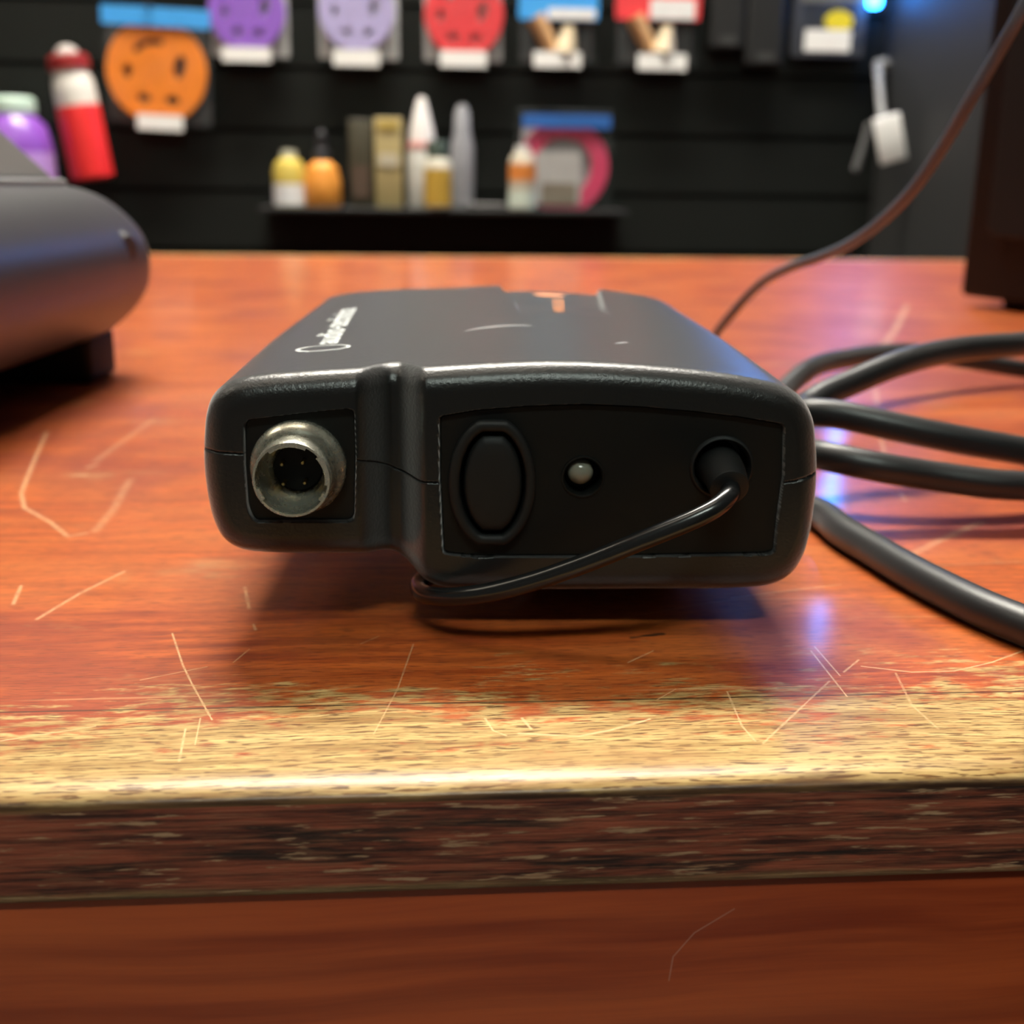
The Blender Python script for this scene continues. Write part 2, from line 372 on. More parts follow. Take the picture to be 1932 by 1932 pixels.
# ================= counter
cn=thing('shop_counter','long varnished red-orange wooden shop counter with a worn blond front edge','counter',(0,YN,TZ))
CX0,CX1=-1.5,XR-.005
def counter_top():
    # profile in (y,z): rounded near and far top edges; flat top
    R=.0013; prof=[]
    for k in range(15):
        a=PI/2*k/14; prof.append((.0036*(1-math.cos(a)),-R+R*math.sin(a)))
    DY=YF-YN
    prof+=[(.005,0),(.008,0),(.0162,0),(.05,0),(.2,0),(DY-.01,0)]
    for k in range(7):
        a=PI/2*k/6; prof.append((DY-R+R*math.sin(a),-R+R*math.cos(a)))
    return prof
prof=counter_top()
def sweep(prof,x0,x1,nx=1,close=True,wob=0):
    V=[];F=[];n=len(prof); xs=np.linspace(x0,x1,nx+1)
    for i,x in enumerate(xs):
        for j,(y,z) in enumerate(prof):
            V.append((x,y,z))
    for i in range(nx):
        for j in range(n-1 if not close else n):
            k=(j+1)%n; F.append((i*n+j,i*n+k,(i+1)*n+k,(i+1)*n+j))
    F.append(tuple(range(n))); F.append(tuple(range(nx*n,nx*n+n))[::-1])
    bm=bmesh.new(); vs=[bm.verts.new(v) for v in V]
    for f in F: bm.faces.new([vs[q] for q in f])
    return frombm(bm,50)
DY=YF-YN
top_prof=prof+[(DY,-.0015),(DY-.02,-NH*.9),(.014,-NH*.9),(.014,-.0015),(.0,-.0015)]
top=obj('counter_top',sweep(top_prof,CX0,CX1),M_top,cn)
# nosing face below the rounded edge, slightly rounded at its bottom
R=.0009
npf=[(0,-.0015)]+[(0,-NH+R)]+[(R-R*math.cos(a),-NH+R-R*math.sin(a)) for a in (PI/8,PI/4,3*PI/8,PI/2)]+[(.014,-NH),(.014,-.0015)]
obj('nosing_face',sweep(npf,CX0,CX1),M_face,cn)['label']='dark worn edge strip'
obj('far_nosing',sweep([(DY,-.0015),(DY,-NH),(DY-.014,-NH),(DY-.014,-.0015)],CX0,CX1),M_face,cn)
obj('front_panel',box(CX0,CX1,.0012,.030,-TZ+.08,-NH*.92,ang=None),M_panel,cn)
obj('plinth',box(CX0,CX1,.05,DY-.05,-TZ,-TZ+.08,ang=None),M_black,cn)
obj('back_panel',box(CX0,CX1,DY-.035,DY-.015,-TZ+.08,-NH*.92,ang=None),M_panel,cn)
for x in (CX0,CX1-.02): obj('side_panel',box(x,x+.02,.030,DY-.035,-TZ+.08,-NH*.92,ang=None),M_panel,cn)

# ================= the body pack
D0=.121
PO = CAM+FH*D0; 
MR = Matrix.Rotation(-YAW+math.radians(1.9),4,'Z') @ Matrix.Rotation(math.radians(1.2),4,'X')
# height so that the bottom edge falls on row 1106
def setM():
    M=MR.copy(); M.translation=PO; return M
r_=ray(1100,1106); PO=Vector((PO.x,PO.y,(CAM+r_*(D0/r_.dot(FH))).z))
PM=setM(); PI_=PM.inverted()
CAML=PI_@CAM
def lray(px,py): return (PI_.to_3x3()@ray(px,py))
def L(px,py,y=0.0):
    r=lray(px,py); p=CAML+r*((y-CAML.y)/r.y); return (p.x,p.z)
def L3(px,py,y=0.0):
    x,z=L(px,py,y); return Vector((x,y,z))
def T(px,py,z):
    r=lray(px,py); return CAML+r*((z-CAML.z)/r.z)
print('pack gap above table mm', (PO.z-TZ)*1000)
OUT=[(388,810),(392,775),(403,745),(424,724),(452,712),(500,704),(560,699),(620,695),(680,692),(740,691),(800,690),(900,684),(1050,679),(1200,685),(1340,698),
 (1430,713),(1478,727),(1510,748),(1530,785),(1537,840),(1538,900),(1532,960),(1523,1010),(1510,1048),(1487,1080),(1452,1098),(1400,1105),(1200,1107),(1000,1108),(890,1107),
 (840,1104),(806,1092),(770,1070),(735,1052),(700,1042),(650,1040),(560,1040),(500,1038),(455,1031),(425,1012),(406,978),(394,930),(387,870)]
YS=.0028
N=1040
P=catmull([L(x,y,YS) for x,y in OUT],N,closed=True)
if np.sum(P[:,0]*np.roll(P[:,1],-1)-np.roll(P[:,0],-1)*P[:,1])<0: P=P[::-1]
xmin,xmax=P[:,0].min(),P[:,0].max()
# centre line
zc_l=L(530,870)[1]; zc_r=L(1200,890)[1]
ca=xmin+.0085; cb=xmax-.0095
cx=np.clip(P[:,0]*.88+.12*(xmin+xmax)/2,ca,cb)
cz=np.interp(cx,[ca,L(660,0)[0] if False else ca+.010,ca+.020,cb],[zc_l,zc_l,zc_r,zc_r])
C=np.stack([cx,cz],1)
PC=P-C; PL=np.linalg.norm(PC,axis=1)
def sst(x,a,b):
    t=np.clip((x-a)/(b-a),0,1); return t*t*(3-2*t)
gx0=L(670,860)[0]; gx1=L(806,860)[0]; gxm=L(738,860)[0]
def G(x,z):
    a=sst(x,gx0,gxm); b=1-sst(x,gxm+.0004,gx1); return .0034*np.minimum(a,1)*np.where(x<gxm,1,b)
def inpoly_sd(x,z,poly):
    """signed distance, negative inside"""
    pts=np.array(poly); q=np.roll(pts,-1,0); px=x[...,None]; pz=z[...,None]
    ex=q[:,0]-pts[:,0]; ez=q[:,1]-pts[:,1]; wx=px-pts[:,0]; wz=pz-pts[:,1]
    t=np.clip((wx*ex+wz*ez)/(ex*ex+ez*ez+1e-18),0,1); d=np.sqrt((wx-t*ex)**2+(wz-t*ez)**2).min(-1)
    c=((pts[:,1]<=pz)&(q[:,1]>pz))|((pts[:,1]>pz)&(q[:,1]<=pz))
    xi=pts[:,0]+(pz-pts[:,1])/(ez+1e-18)*ex
    ins=(np.sum(c&(px<xi),-1)%2)==1
    return np.where(ins,-d,d)
def roundpoly(pts,r=.0006,n=5):
    out=[];m=len(pts)
    for i in range(m):
        p=Vector(pts[i]);a=Vector(pts[i-1]);b=Vector(pts[(i+1)%m]);da=(a-p);db=(b-p)
        rr=min(r,da.length*.45,db.length*.45); p1=p+da.normalized()*rr;p2=p+db.normalized()*rr
        if abs(da.normalized().dot(db.normalized())+1)<.02: out.append(tuple(p)); continue
        for k in range(n+1):
            s=k/n; out.append(tuple(p1*(1-s)**2+p*2*s*(1-s)+p2*s*s))
    return out
PAN=[(829,786),(900,774),(1000,766),(1100,763),(1200,767),(1300,775),(1400,787),(1481,801),(1480,900),(1470,970),(1462,1044),(1440,1047),(1200,1051),(900,1052),(836,1046),(829,900)]
PAN=roundpoly([L(*p) for p in PAN],.0005)
CON=roundpoly([L(*p) for p in [(459,793),(560,781),(668,770),(671,860),(668,985),(478,986),(466,960),(460,880)]],.0009)
seamp=[(380,852),(460,857),(668,866),(700,877),(745,900),(790,910),(830,911),(1470,912),(1500,908),(1545,897)]
sx=[L(*p)[0] for p in seamp]; sz=[L(*p)[1] for p in seamp]
def seam(x): return np.interp(x,sx,sz)
RF=.0028
ringd=[RF*(1-math.sin(PI/2*k/14)) for k in range(15)][::-1]   # 0 .. RF distances from the outline
# parametrise: list of (distance from outline) for the outer rings, then fractions
def ring(i):
    if i<15: return np.minimum(ringd[i],PL*.6)
    f=(i-14)/ (NR-15); return RF+(PL-RF)*f
NR=15+130
def capF(x,z,d,features=True):
    y=np.where(d<RF, RF-np.sqrt(np.maximum(RF*RF-(RF-d)**2,0)),0.0)
    g=G(x,z); y=y+g
    if features:
        sdp=inpoly_sd(x,z,PAN); sdc=inpoly_sd(x,z,CON)
        y=y+.0045*(1-sst(sdp,-.00012,.00004))+.0016*(1-sst(sdc,-.00012,.00004))
        s=np.abs(z-seam(x)); y=y+.00035*(1-sst(s,.00004,.00014))
    return y
LEN=.0835
def tapx(y): return 1-.045*sst(y,.03,LEN)
V=[];rings=[]
for i in range(NR):
    d=ring(i); f=np.clip(1-d/PL,0,1); X=C[:,0]+PC[:,0]*f; Z=C[:,1]+PC[:,1]*f
    if i==NR-1: X=C[:,0]; Z=C[:,1]
    Y=capF(X,Z,d)
    V.append(np.stack([X,Y,Z],1))
# side skin rows behind the outline ring (index 0)
Y0=V[0][:,1]
rowf=np.concatenate([np.linspace(0,.10,14)[1:],np.linspace(.10,.955,90)[1:]])
# shallow tray near the far end of the top
ra=T(970,592,.0225); rb=T(1142,604,.0225); rc=T(930,546,.0225); rd=T(1126,545,.0225)
print('tray',ra,rb,rc,rd)
skin=[]
Pn=np.stack([np.roll(P[:,1],-1)-np.roll(P[:,1],1), -(np.roll(P[:,0],-1)-np.roll(P[:,0],1))],1); Pn/=np.linalg.norm(Pn,axis=1)[:,None]
xm=(xmin+xmax)/2
sg=.00022*(1-sst(np.abs(P[:,1]-seam(P[:,0])),.00005,.0002))
for fr_ in rowf:
    Y=Y0+(LEN-Y0)*fr_; tx=tapx(Y)
    X=xm+(P[:,0]-Pn[:,0]*sg-xm)*tx; Z=P[:,1]-Pn[:,1]*sg
    xl=np.interp(Y,[ra.y,max(rc.y,ra.y+.01)],[ra.x,rc.x]); xr=np.interp(Y,[rb.y,max(rd.y,rb.y+.01)],[rb.x,rd.x])
    ins=sst(X,xl-.0002,xl+.0006)*(1-sst(X,xr-.0006,xr+.0002))*sst(Y,min(ra.y,rb.y)-.012,min(ra.y,rb.y)+.012)
    Z=np.where(Z>.015, Z-.0011*ins, Z)
    skin.append(np.stack([X,Y,Z],1))
# rear rounding and cap
RR=.0035
for k in range(1,9):
    a=PI/2*k/8; d=RR*(1-math.cos(a)); f=1-d/PL; Y=np.full(N,LEN*.955+ (LEN*.045)*math.sin(a))
    last=skin[88+13-0-1] if False else base_last if k>1 else skin[-1].copy()
    if k==1: base_last=skin[-1].copy()
    cc=np.stack([xm+(C[:,0]-xm)*tapx(LEN),C[:,1]],1)
    X=cc[:,0]+(base_last[:,0]-cc[:,0])*f; Z=cc[:,1]+(base_last[:,2]-cc[:,1])*f
    skin.append(np.stack([X,Y,Z],1))
cc=np.stack([xm+(C[:,0]-xm)*tapx(LEN),np.full(N,LEN),C[:,1]],1)
skin.append(cc)
rows=V[::-1]+skin       # from the centre of the front, over the rim, to the centre of the back
A=np.array(rows)        # (R,N,3)
Rn=A.shape[0]
idx=np.arange(Rn*N).reshape(Rn,N)
q=np.stack([idx[:-1,:],np.roll(idx,-1,1)[:-1,:],np.roll(idx,-1,1)[1:,:],idx[1:,:]],-1).reshape(-1,4)
pts=A.reshape(-1,3)
cen=pts[q].mean(1)
up=cen[:,2]>seam(cen[:,0])
def submesh(sel):
    qq=q[sel]; u,inv=np.unique(qq,return_inverse=True); qq=inv.reshape(-1,4)
    me=bpy.data.meshes.new('m'); me.from_pydata(pts[u].tolist(),[],qq.tolist()); 
    bm=bmesh.new(); bm.from_mesh(me); bmesh.ops.remove_doubles(bm,verts=bm.verts,dist=1e-7)
    return frombm(bm,80)
pack=thing('wireless_transmitter','black plastic wireless body pack transmitter lying flat near the front of the counter','transmitter',PO)
pack.rotation_euler=PM.to_euler()
obj('upper_case',submesh(up),M_case,pack); obj('lower_case',submesh(~up),M_case,pack)
# front plates
ledc=L(1100,900,.00045); jackc=L(1362,882,.00045)
px2m=abs(L(1100,900)[0]-L(1000,900)[0])/100
inset=lambda poly,k: [(x+(cx_-x)*k*0, z) for x,z in poly]
def shrink(poly,d):
    cx_=sum(p[0] for p in poly)/len(poly); cz_=sum(p[1] for p in poly)/len(poly); w=max(abs(p[0]-cx_) for p in poly); h=max(abs(p[1]-cz_) for p in poly)
    return [(cx_+(x-cx_)*(1-d/w),cz_+(z-cz_)*(1-d/h)) for x,z in poly]
bzo=[];bzi=[];bto=[]
def contour(l,r,t,b,n=96,k=1.05,e=1.0,y=0):
    a0=L(l,(t+b)/2,y);a1=L(r,(t+b)/2,y);b0=L((l+r)/2,t,y);b1=L((l+r)/2,b,y)
    cx_=(a0[0]+a1[0])/2;cz_=(b0[1]+b1[1])/2;rx=(a1[0]-a0[0])/2;rz=(b0[1]-b1[1])/2;out=[]
    for i in range(n):
        th=2*PI*i/n; c_,s_=math.cos(th),math.sin(th)
        out.append((cx_+rx*math.copysign(abs(c_)**e,c_), cz_+rz*max(-1,min(1,k*math.copysign(abs(s_)**e,s_)))))
    return out
hole_b=contour(860,1000,806,1020)
cp=obj('control_panel',plate(shrink(PAN,.00012),[circ(ledc[0],ledc[1],37*px2m),circ(jackc[0],jackc[1],55*px2m),hole_b],.00055,.0013,.00008),M_panelp,pack)
obj('backing',plate(shrink(PAN,.0002),[circ(jackc[0],jackc[1],50*px2m)],.0036,.0040),M_black,cp)
cpn=obj('connector_panel',plate(shrink(CON,.0001),[],.00075,.0013,.00008),M_panelp,pack)
# button with its raised oval surround
def rimmed(outer,inner,y_front,y_back,h):
    n=len(outer);V=[];F=[];prof=[(0,y_back),(0.04,y_front+h*.45),(.14,y_front+h*.12),(.34,y_front),(.66,y_front),(.86,y_front+h*.12),(.96,y_front+h*.45),(1,y_back)]
    for s,y in prof:
        for (x0,z0),(x1,z1) in zip(outer,inner): V.append((x0+(x1-x0)*s,y,z0+(z1-z0)*s))
    for i in range(len(prof)-1):
        for k in range(n): F.append((i*n+k,i*n+(k+1)%n,(i+1)*n+(k+1)%n,(i+1)*n+k))
    return mk(V,F,70)
obj('button_surround',rimmed(contour(845,1012,794,1030,y=-.0004),contour(868,991,816,1010,y=-.0004),-.0006,.0014,.0009),M_rub,pack)
def dome(cont,yf,yb,h,mid=.0):
    n=len(cont);cx_=sum(p[0] for p in cont)/n;cz_=sum(p[1] for p in cont)/n;V=[];F=[]
    prof=[(1,yb),(1,yf+h),(.975,yf+h*.55),(.92,yf+h*.22),(.82,yf+h*.06),(.6,yf),(.3,yf-h*.05),(.02,yf-h*.06)]
    for s,y in prof:
        for x,z in cont: V.append((cx_+(x-cx_)*s,y,cz_+(z-cz_)*s))
    for i in range(len(prof)-1):
        for k in range(n): F.append((i*n+k,i*n+(k+1)%n,(i+1)*n+(k+1)%n,(i+1)*n+k))
    F.append(tuple(range((len(prof)-1)*n,len(prof)*n)))
    return mk(V,F,60)
obj('power_button',dome(contour(875,985,823,1004,y=-.0004),-.0006,.0034,.0008),M_rub,pack)
# lamp recess ring and lamp
def ringmesh(cx_,cz_,prof,seg=56): return lathe(prof,seg,Matrix.Translation((cx_,0,cz_)),50,cap=False)
obj('lamp_bezel',ringmesh(ledc[0],ledc[1],[(42*px2m,.0006),(41*px2m,.00042),(38*px2m,.00040),(36*px2m,.0006),(35*px2m,.0008),(34*px2m,.0036)]),M_panelp,pack)
lc=L(1094,887,.0022)
obj('indicator_lamp',lathe([(.0001,.0004)]+[(.00147*math.sin(a),.0019-.00147*math.cos(a)) for a in np.linspace(.15,PI/2,12)]+[(.0015,.0036)],40,Matrix.Translation((lc[0],0,lc[1]))),M_led,pack)
obj('jack_ring',ringmesh(jackc[0],jackc[1],[(62*px2m,.0006),(60*px2m,.00030),(56*px2m,.00022),(53*px2m,.0004),(51*px2m,.0010),(50*px2m,.0040)]),M_rub,pack)
# antenna: boot + wire
b0=Vector((jackc[0]-.0001,.0040,jackc[1]-.0002)); b1=L3(1366,893,-.0005); b2=L3(1374,915,-.0030); b3=L3(1379,927,-.0042)
ant=obj('antenna_wire',tube(catmull([b2,b3,L3(1374,937,-.0058),L3(1352,957,-.0072),L3(1315,977,-.0078),L3(1200,1024,-.0076),L3(1100,1064,-.0068),L3(1000,1098,-.0056),L3(920,1118,-.0044),L3(855,1126,-.0026),L3(812,1124,.0000),L3(792,1114,.0035),Vector((L(800,1110,.008)[0],.008,-.0022)),Vector((-.002,.016,-.0026)),Vector((.006,.022,-.0022))],150),.00104,24),M_ant,pack)
obj('strain_relief',join([tube(catmull([b0,b1,b2,b2+(b3-b2)*.3],24),list(np.linspace(.00262,.0021,24)),36,ang=40),
    tube([b2+(b3-b2)*.25,b2+(b3-b2)*.5,b2+(b3-b2)*.62],[.0021,.00205,.0017],36,ang=40)],40),M_rub,ant)
# connector
fc=L(563,882,.0); MT=Matrix.Translation((fc[0],0,fc[1]))
cs=obj('metal_connector',lathe([(.00300,.0008),(.00500,.0008),(.00508,.0004),(.00508,-.00025),(.00500,-.00045),(.00470,-.0008),(.00436,-.00125),(.00412,-.0022),(.00404,-.0030),(.00402,-.00495),(.00394,-.0051),(.00372,-.0051),(.00366,-.00495),(.00362,-.0030),(.00352,-.0020),(.00300,-.0011),(.00268,-.0006),(.00262,.0004),(.00262,.0008)],96,MT,40,cap=False),M_nick,pack)
cs['label']='nickel connector shell'
obj('insert',lathe([(.0001,-.00005),(.00245,-.00005),(.0026,.0001),(.0026,.0008)],48,MT),M_black,cs)
for a0,a1 in ((64,127),(-9,41),(-38,-24),(196,216)):
    Vv=[];Ff=[];m_=14
    for i in range(m_):
        a=math.radians(a0+(a1-a0)*i/(m_-1))
        for r,y in ((.00374,-.00506),(.00345,-.00506),(.00340,-.00498),(.00340,-.0042),(.00374,-.0042)): Vv.append((fc[0]+r*math.cos(a),y,fc[1]+r*math.sin(a)))
    for i in range(m_-1):
        for k in range(5): Ff.append((i*5+k,i*5+(k+1)%5,(i+1)*5+(k+1)%5,(i+1)*5+k))
    Ff+= [(0,1,2,3,4),tuple(range((m_-1)*5,m_*5))[::-1]]
    obj('key_lip',mk(Vv,Ff,30),M_nick,cs)
for px,py in ((532,876),(571,873),(535,913),(575,911)):
    x,z=L(px,py,-.0012)
    obj('contact_pin',lathe([(.0001,-.0014),(.00014,-.0014),(.00022,-.0012),(.00022,.0004)],16,Matrix.Translation((x,0,z))),M_gold,cs)
# belt clip under the pack, its foot resting on the counter
gz=PO.z-TZ
cl=[]
ylist=[.018,.022,.034,.05,.064,.070]
def clipz(y,z): return z - y*math.tan(math.radians(1.2))
cpts=[(.066,.0005),(.070,-.0022),(.0665,clipz(.066,-gz+.0020)),(.055,clipz(.055,-gz+.0010)),(.040,clipz(.040,-gz+.0009)),(.026,clipz(.026,-gz+.0014)),(.019,clipz(.019,-gz+.0028))]
cp_=catmull(cpts,40); Vv=[];Ff=[]
for i,(y,z) in enumerate(cp_):
    for x in (.004,.022):
        for dz in (-.0006,.0006): Vv.append((x,y,z+dz))
for i in range(39):
    a=i*4;b=a+4
    Ff+=[(a,a+2,b+2,b),(a+1,b+1,b+3,a+3),(a,b,b+1,a+1),(a+2,a+3,b+3,b+2)]
Ff+=[(0,1,3,2),(156,158,159,157)]
obj('belt_clip',mk(Vv,Ff,30),M_black,pack)
# ink marks on the top: laid on the real surface
upper=[o for o in pack.children if o.name.startswith('upper_case')][0]
from mathutils.bvhtree import BVHTree
bv=BVHTree.FromPolygons([tuple(v.co) for v in upper.data.vertices],[tuple(p.vertices) for p in upper.data.polygons])
def drape(me,off=.00004):
    bm=bmesh.new(); bm.from_mesh(me)
    bmesh.ops.triangulate(bm,faces=bm.faces); bmesh.ops.subdivide_edges(bm,edges=[e for e in bm.edges if e.calc_length()>.0012],cuts=2)
    for v in bm.verts:
        h=bv.ray_cast(Vector((v.co.x,v.co.y,.05)),Vector((0,0,-1)))
        if h[0] is not None: v.co.z=h[0].z+off
    me2=bpy.data.meshes.new('m'); bm.to_mesh(me2); bm.free(); return me2
def surf_hit(px,py):
    h=bv.ray_cast(CAML,lray(px,py).normalized()); return h[0]
def lay_text(s,p0,p1,capw,bold=0,font_ratio=.72):
    """text running from p0 to p1 (local xy), letter tops to the left of that direction"""
    me=text_mesh(s,1.0,1.0,bold); xs=[v.co.x for v in me.vertices]; w=max(xs)-min(xs); x0=min(xs)
    d=(p1-p0); ln=d.length; d.normalize(); nrm=Vector((-d.y,d.x,0))
    for v in me.vertices:
        u=(v.co.x-x0)/w*ln; h=v.co.y/font_ratio*capw; q_=p0+d*u+nrm*h; v.co=Vector((q_.x,q_.y,0))
    return drape(me)
a=surf_hit(636,648); b=surf_hit(672,582)
print('text', a, b)
if a and b:
    a=Vector((a.x,a.y,0)); b=Vector((b.x,b.y,0)); e0=surf_hit(590,642); cw=abs(a.x-e0.x)
    d=(b-a).normalized(); nr=Vector((-d.y,d.x,0))
    lm=lay_text('audio-technica',a,b,cw*.95,.012); lg=obj('brand_lettering',lm,M_white_ink,pack)
    lg['label']='white printed brand lettering'
    # round emblem in front of the word
    cc_=a-d*.0032+nr*cw*.40; ro,ri=cw*.98,cw*.84; vv=[];ff=[]
    nn=64
    for k in range(nn):
        th=2*PI*k/nn
        for r in (ro,ri): vv.append((cc_.x+r*math.cos(th)*.95,cc_.y+r*.62*math.sin(th),0))
    for k in range(nn): ff.append((2*k,2*((k+1)%nn),2*((k+1)%nn)+1,2*k+1))
    obj('round_emblem',drape(mk(vv,ff,None)),M_white_ink,pack)
a=surf_hit(1066,590); b=surf_hit(1062,565)
print('orange', a,b)
if a and b:
    a=Vector((a.x,a.y,0)); b=Vector((b.x,b.y,0)); e0=surf_hit(1043,590); cw=abs(a.x-e0.x)
    obj('model_lettering',lay_text('WIRELESS',a,b,cw*.95,.01),M_orange_ink,pack)
    c1=surf_hit(1036,557)
    if c1:
        cl_=surf_hit(1007,557); rr=abs(c1.x-cl_.x)
        vv=[(c1.x+rr*math.cos(2*PI*k/40),c1.y+rr*.8*math.sin(2*PI*k/40),0) for k in range(40)]
        obj('round_badge',drape(mk(vv,[tuple(range(40))],None),.00006),M_orange_ink,pack)
# pale smears on the top: a reflected highlight painted as colour
M_glint=simple('pale_painted_glint',(.34,.34,.35),.35)
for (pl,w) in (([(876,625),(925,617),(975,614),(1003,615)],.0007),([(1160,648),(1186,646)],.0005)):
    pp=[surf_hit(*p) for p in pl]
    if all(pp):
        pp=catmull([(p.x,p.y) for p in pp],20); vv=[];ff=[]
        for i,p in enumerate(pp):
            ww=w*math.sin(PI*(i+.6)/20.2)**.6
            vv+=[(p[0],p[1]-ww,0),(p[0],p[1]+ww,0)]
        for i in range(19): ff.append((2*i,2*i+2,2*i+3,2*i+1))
        obj('painted_glint',drape(mk(vv,ff,None),.00002),M_glint,pack)

# ================= cables
def tubeobj(name,pts,r,mat,n=220,seg=24): return obj(name,tube(catmull(pts,n),r,seg),mat)
CRD=.00228
def tb(px,py,z=CRD): return on_z(px,py,TZ+z)
coil=[fr(-.010,.235,CRD),fr(.012,.222,CRD),fr(.028,.200,CRD),fr(.0365,.176,CRD),tb(1535,964),tb(1590,1003),tb(1652,1040),tb(1715,1077),tb(1777,1110),tb(1850,1146),tb(1932,1180),tb(2020,1212),tb(2120,1238),fr(.100,.118,CRD),fr(.130,.135,CRD),fr(.155,.19,CRD+.001),fr(.155,.26,CRD+.001),at_d(2060,718,.30),at_d(1932,697,.30),at_d(1840,682,.295),at_d(1760,668,.288),at_d(1694,665,.280),at_d(1600,676,.264),at_d(1530,695,.250),
      fr(.0530,.232,.007),fr(.0455,.205,.005),at_d(1510,850,.178),at_d(1560,861,.171),at_d(1640,878,.168),at_d(1760,898,.168),at_d(1932,917,.168),
      fr(.115,.185,.0055),fr(.165,.235,.014),fr(.165,.275,.022),at_d(2060,640,.230),at_d(1932,649,.215),at_d(1797,661,.208),at_d(1694,686,.200),at_d(1611,720,.195),at_d(1550,747,.191),
      at_d(1518,768,.188),at_d(1510,776,.185),at_d(1525,778,.182),at_d(1580,782,.180),at_d(1660,799,.178),at_d(1750,818,.177),at_d(1840,835,.177),at_d(1932,851,.178),at_d(2080,885,.182),fr(.120,.20,.012),fr(.160,.25,.004)]
tag(tubeobj('coiled_cable',coil,CRD,M_cable,520),'thick black cable coiled in loops at the right of the transmitter','cable')
ths=[fr(.02,.34,.0012),fr(.035,.335,.0012),at_d(1330,660,.315),at_d(1355,624,.305),at_d(1400,570,.295),at_d(1440,532,.285),at_d(1490,505,.272),at_d(1545,486,.26),at_d(1600,462,.25),at_d(1660,420,.24),at_d(1720,360,.23),at_d(1780,275,.222),at_d(1830,190,.215),at_d(1880,105,.21),at_d(1932,12,.205),at_d(1990,-110,.205),
     fr(.130,.22,.135),fr(.170,.24,.150),fr(.215,.255,.115),fr(.245,.25,.045),fr(.265,.245,.0012),fr(.30,.24,.0012)]
tag(tubeobj('thin_cable',ths,.00115,M_thin,260,18),'thin grey cable rising from behind the transmitter to the upper right','cable')

# ================= countertop machine on the left
MAT_m=simple('dark_purple_grey_plastic',(.050,.046,.052),.38,var=.08,bump=.2,bscale=1500)
mach=thing('countertop_machine','dark grey rounded countertop machine on a black foot at the left of the counter','machine',fr(0,0,0)); mach.rotation_euler=(0,0,-YAW)
def rbody(x0,x1,y0,y1,r,prof,ang=50,n=10):
    V=[];F=[];cnt=None
    for ins,z in prof:
        loop=rrect(x0+ins,x1-ins,y0+ins,y1-ins,max(r-ins*.6,.002),n); cnt=len(loop); V+=[(x,y,z) for x,y in loop]
    for i in range(len(prof)-1):
        for k in range(cnt): F.append((i*cnt+k,i*cnt+(k+1)%cnt,(i+1)*cnt+(k+1)%cnt,(i+1)*cnt+k))
    F.append(tuple(range(cnt))[::-1]); F.append(tuple(range((len(prof)-1)*cnt,len(prof)*cnt)))
    return mk(V,F,ang)
pf=catmull([(.020,.0105),(.0115,.0112),(.0035,.0180),(.0006,.0235),(0,.030),(.0012,.0355),(.006,.0420),(.0115,.0458),(.017,.0474),(.024,.0480)],34)
obj('housing',rbody(-.30,-.0925,.165,.318,.022,pf),MAT_m,mach)
obj('rim_strip',rbody(-.285,-.1085,.181,.302,.014,[(0,.0468),(0,.0484),(.0008,.0489),(.004,.0489)]),simple('grey_rim_plastic',(.26,.255,.26),.4),mach)
obj('sloped_cover',rbody(-.282,-.1115,.184,.299,.012,[(0,.0485),(.0002,.0495),(.012,.0625),(.0215,.0735),(.024,.0748),(.03,.075)],25),simple('brown_grey_cover',(.085,.075,.068),.5),mach)
for i,(x,y) in enumerate(((-.126,.293),(-.126,.195),(-.27,.293),(-.27,.195))):
    obj('rubber_foot',box(x-.012,x+.022,y-.010,y+.010,0,.0125,.002),M_black,mach)
obj('side_knob',lathe([(.0001,-.001),(.003,-.0008),(.0042,.0005),(.0045,.004)],24,Matrix.Translation((-.0935,.285,.033))@Matrix.Rotation(math.radians(70),4,'Z')),MAT_m,mach)

# ================= black cabinet at the right
p1=on_z(1806,575,TZ); p2=on_z(1932,594,TZ); dx=(p2-p1); ang=math.atan2(dx.y,dx.x)
cab=thing('speaker_cabinet','tall plain black cabinet standing at the right end of the counter','cabinet',p1); cab.rotation_euler=(0,0,ang)
M_cab=simple('black_red_tinted_laminate',(.0040,.0026,.0024),.6,spec=.15)
cb_=obj('cabinet_body',box(0,.26,0,.22,.004,.45,.003),M_cab,cab)
obj('front_grille',plate(rrect(.018,.242,.03,.43,.006),[],-.004,.001,.001),M_black,cab)
for x,y in ((.02,.02),(.24,.02),(.02,.2),(.24,.2)): obj('rubber_foot',zlathe([(.006,0),(.0075,.001),(.0075,.004)] ,20) if False else box(x-.007,x+.007,y-.007,y+.007,0,.0045,.001),M_black,cab)

# ================= goods on the slat wall
def Wp(px,py,off=0.0):
    p=on_y(px,py,YW-off); return p
WS=abs(Wp(1000,300).x-Wp(900,300).x)/100     # metres per photo pixel at the wall
M_card_b=simple('blue_header_card',(.05,.36,.85),.5); M_card_r=simple('red_header_card',(.80,.05,.06),.5); M_card_w=simple('white_card',(.80,.80,.80),.6)
M_card_db=simple('deep_blue_card',(.02,.12,.42),.5)
M_tag=simple('white_price_label',(.88,.88,.86),.6,var=.03)
M_greyc=simple('grey_backing_card',(.5,.5,.5),.6); M_dkc=simple('dark_grey_insert',(.045,.047,.050),.6)
def filmmat():
    t=NT('clear_bag_film'); tr=t.n('ShaderNodeBsdfTransparent',{0:(.97,.98,.98,1)}); gl=t.n('ShaderNodeBsdfPrincipled',{'Base Color':(.25,.27,.27,1),'Roughness':.22})
    n=t.noise(t.coord(),40,3); mx=t.n('ShaderNodeMixShader',{0:t.ramp(n,.35,.75,.02,.10),1:tr.outputs[0],2:gl.outputs[0]}); t.t.links.new(mx.outputs[0],t.out.inputs[0]); return t.m
M_film=filmmat()
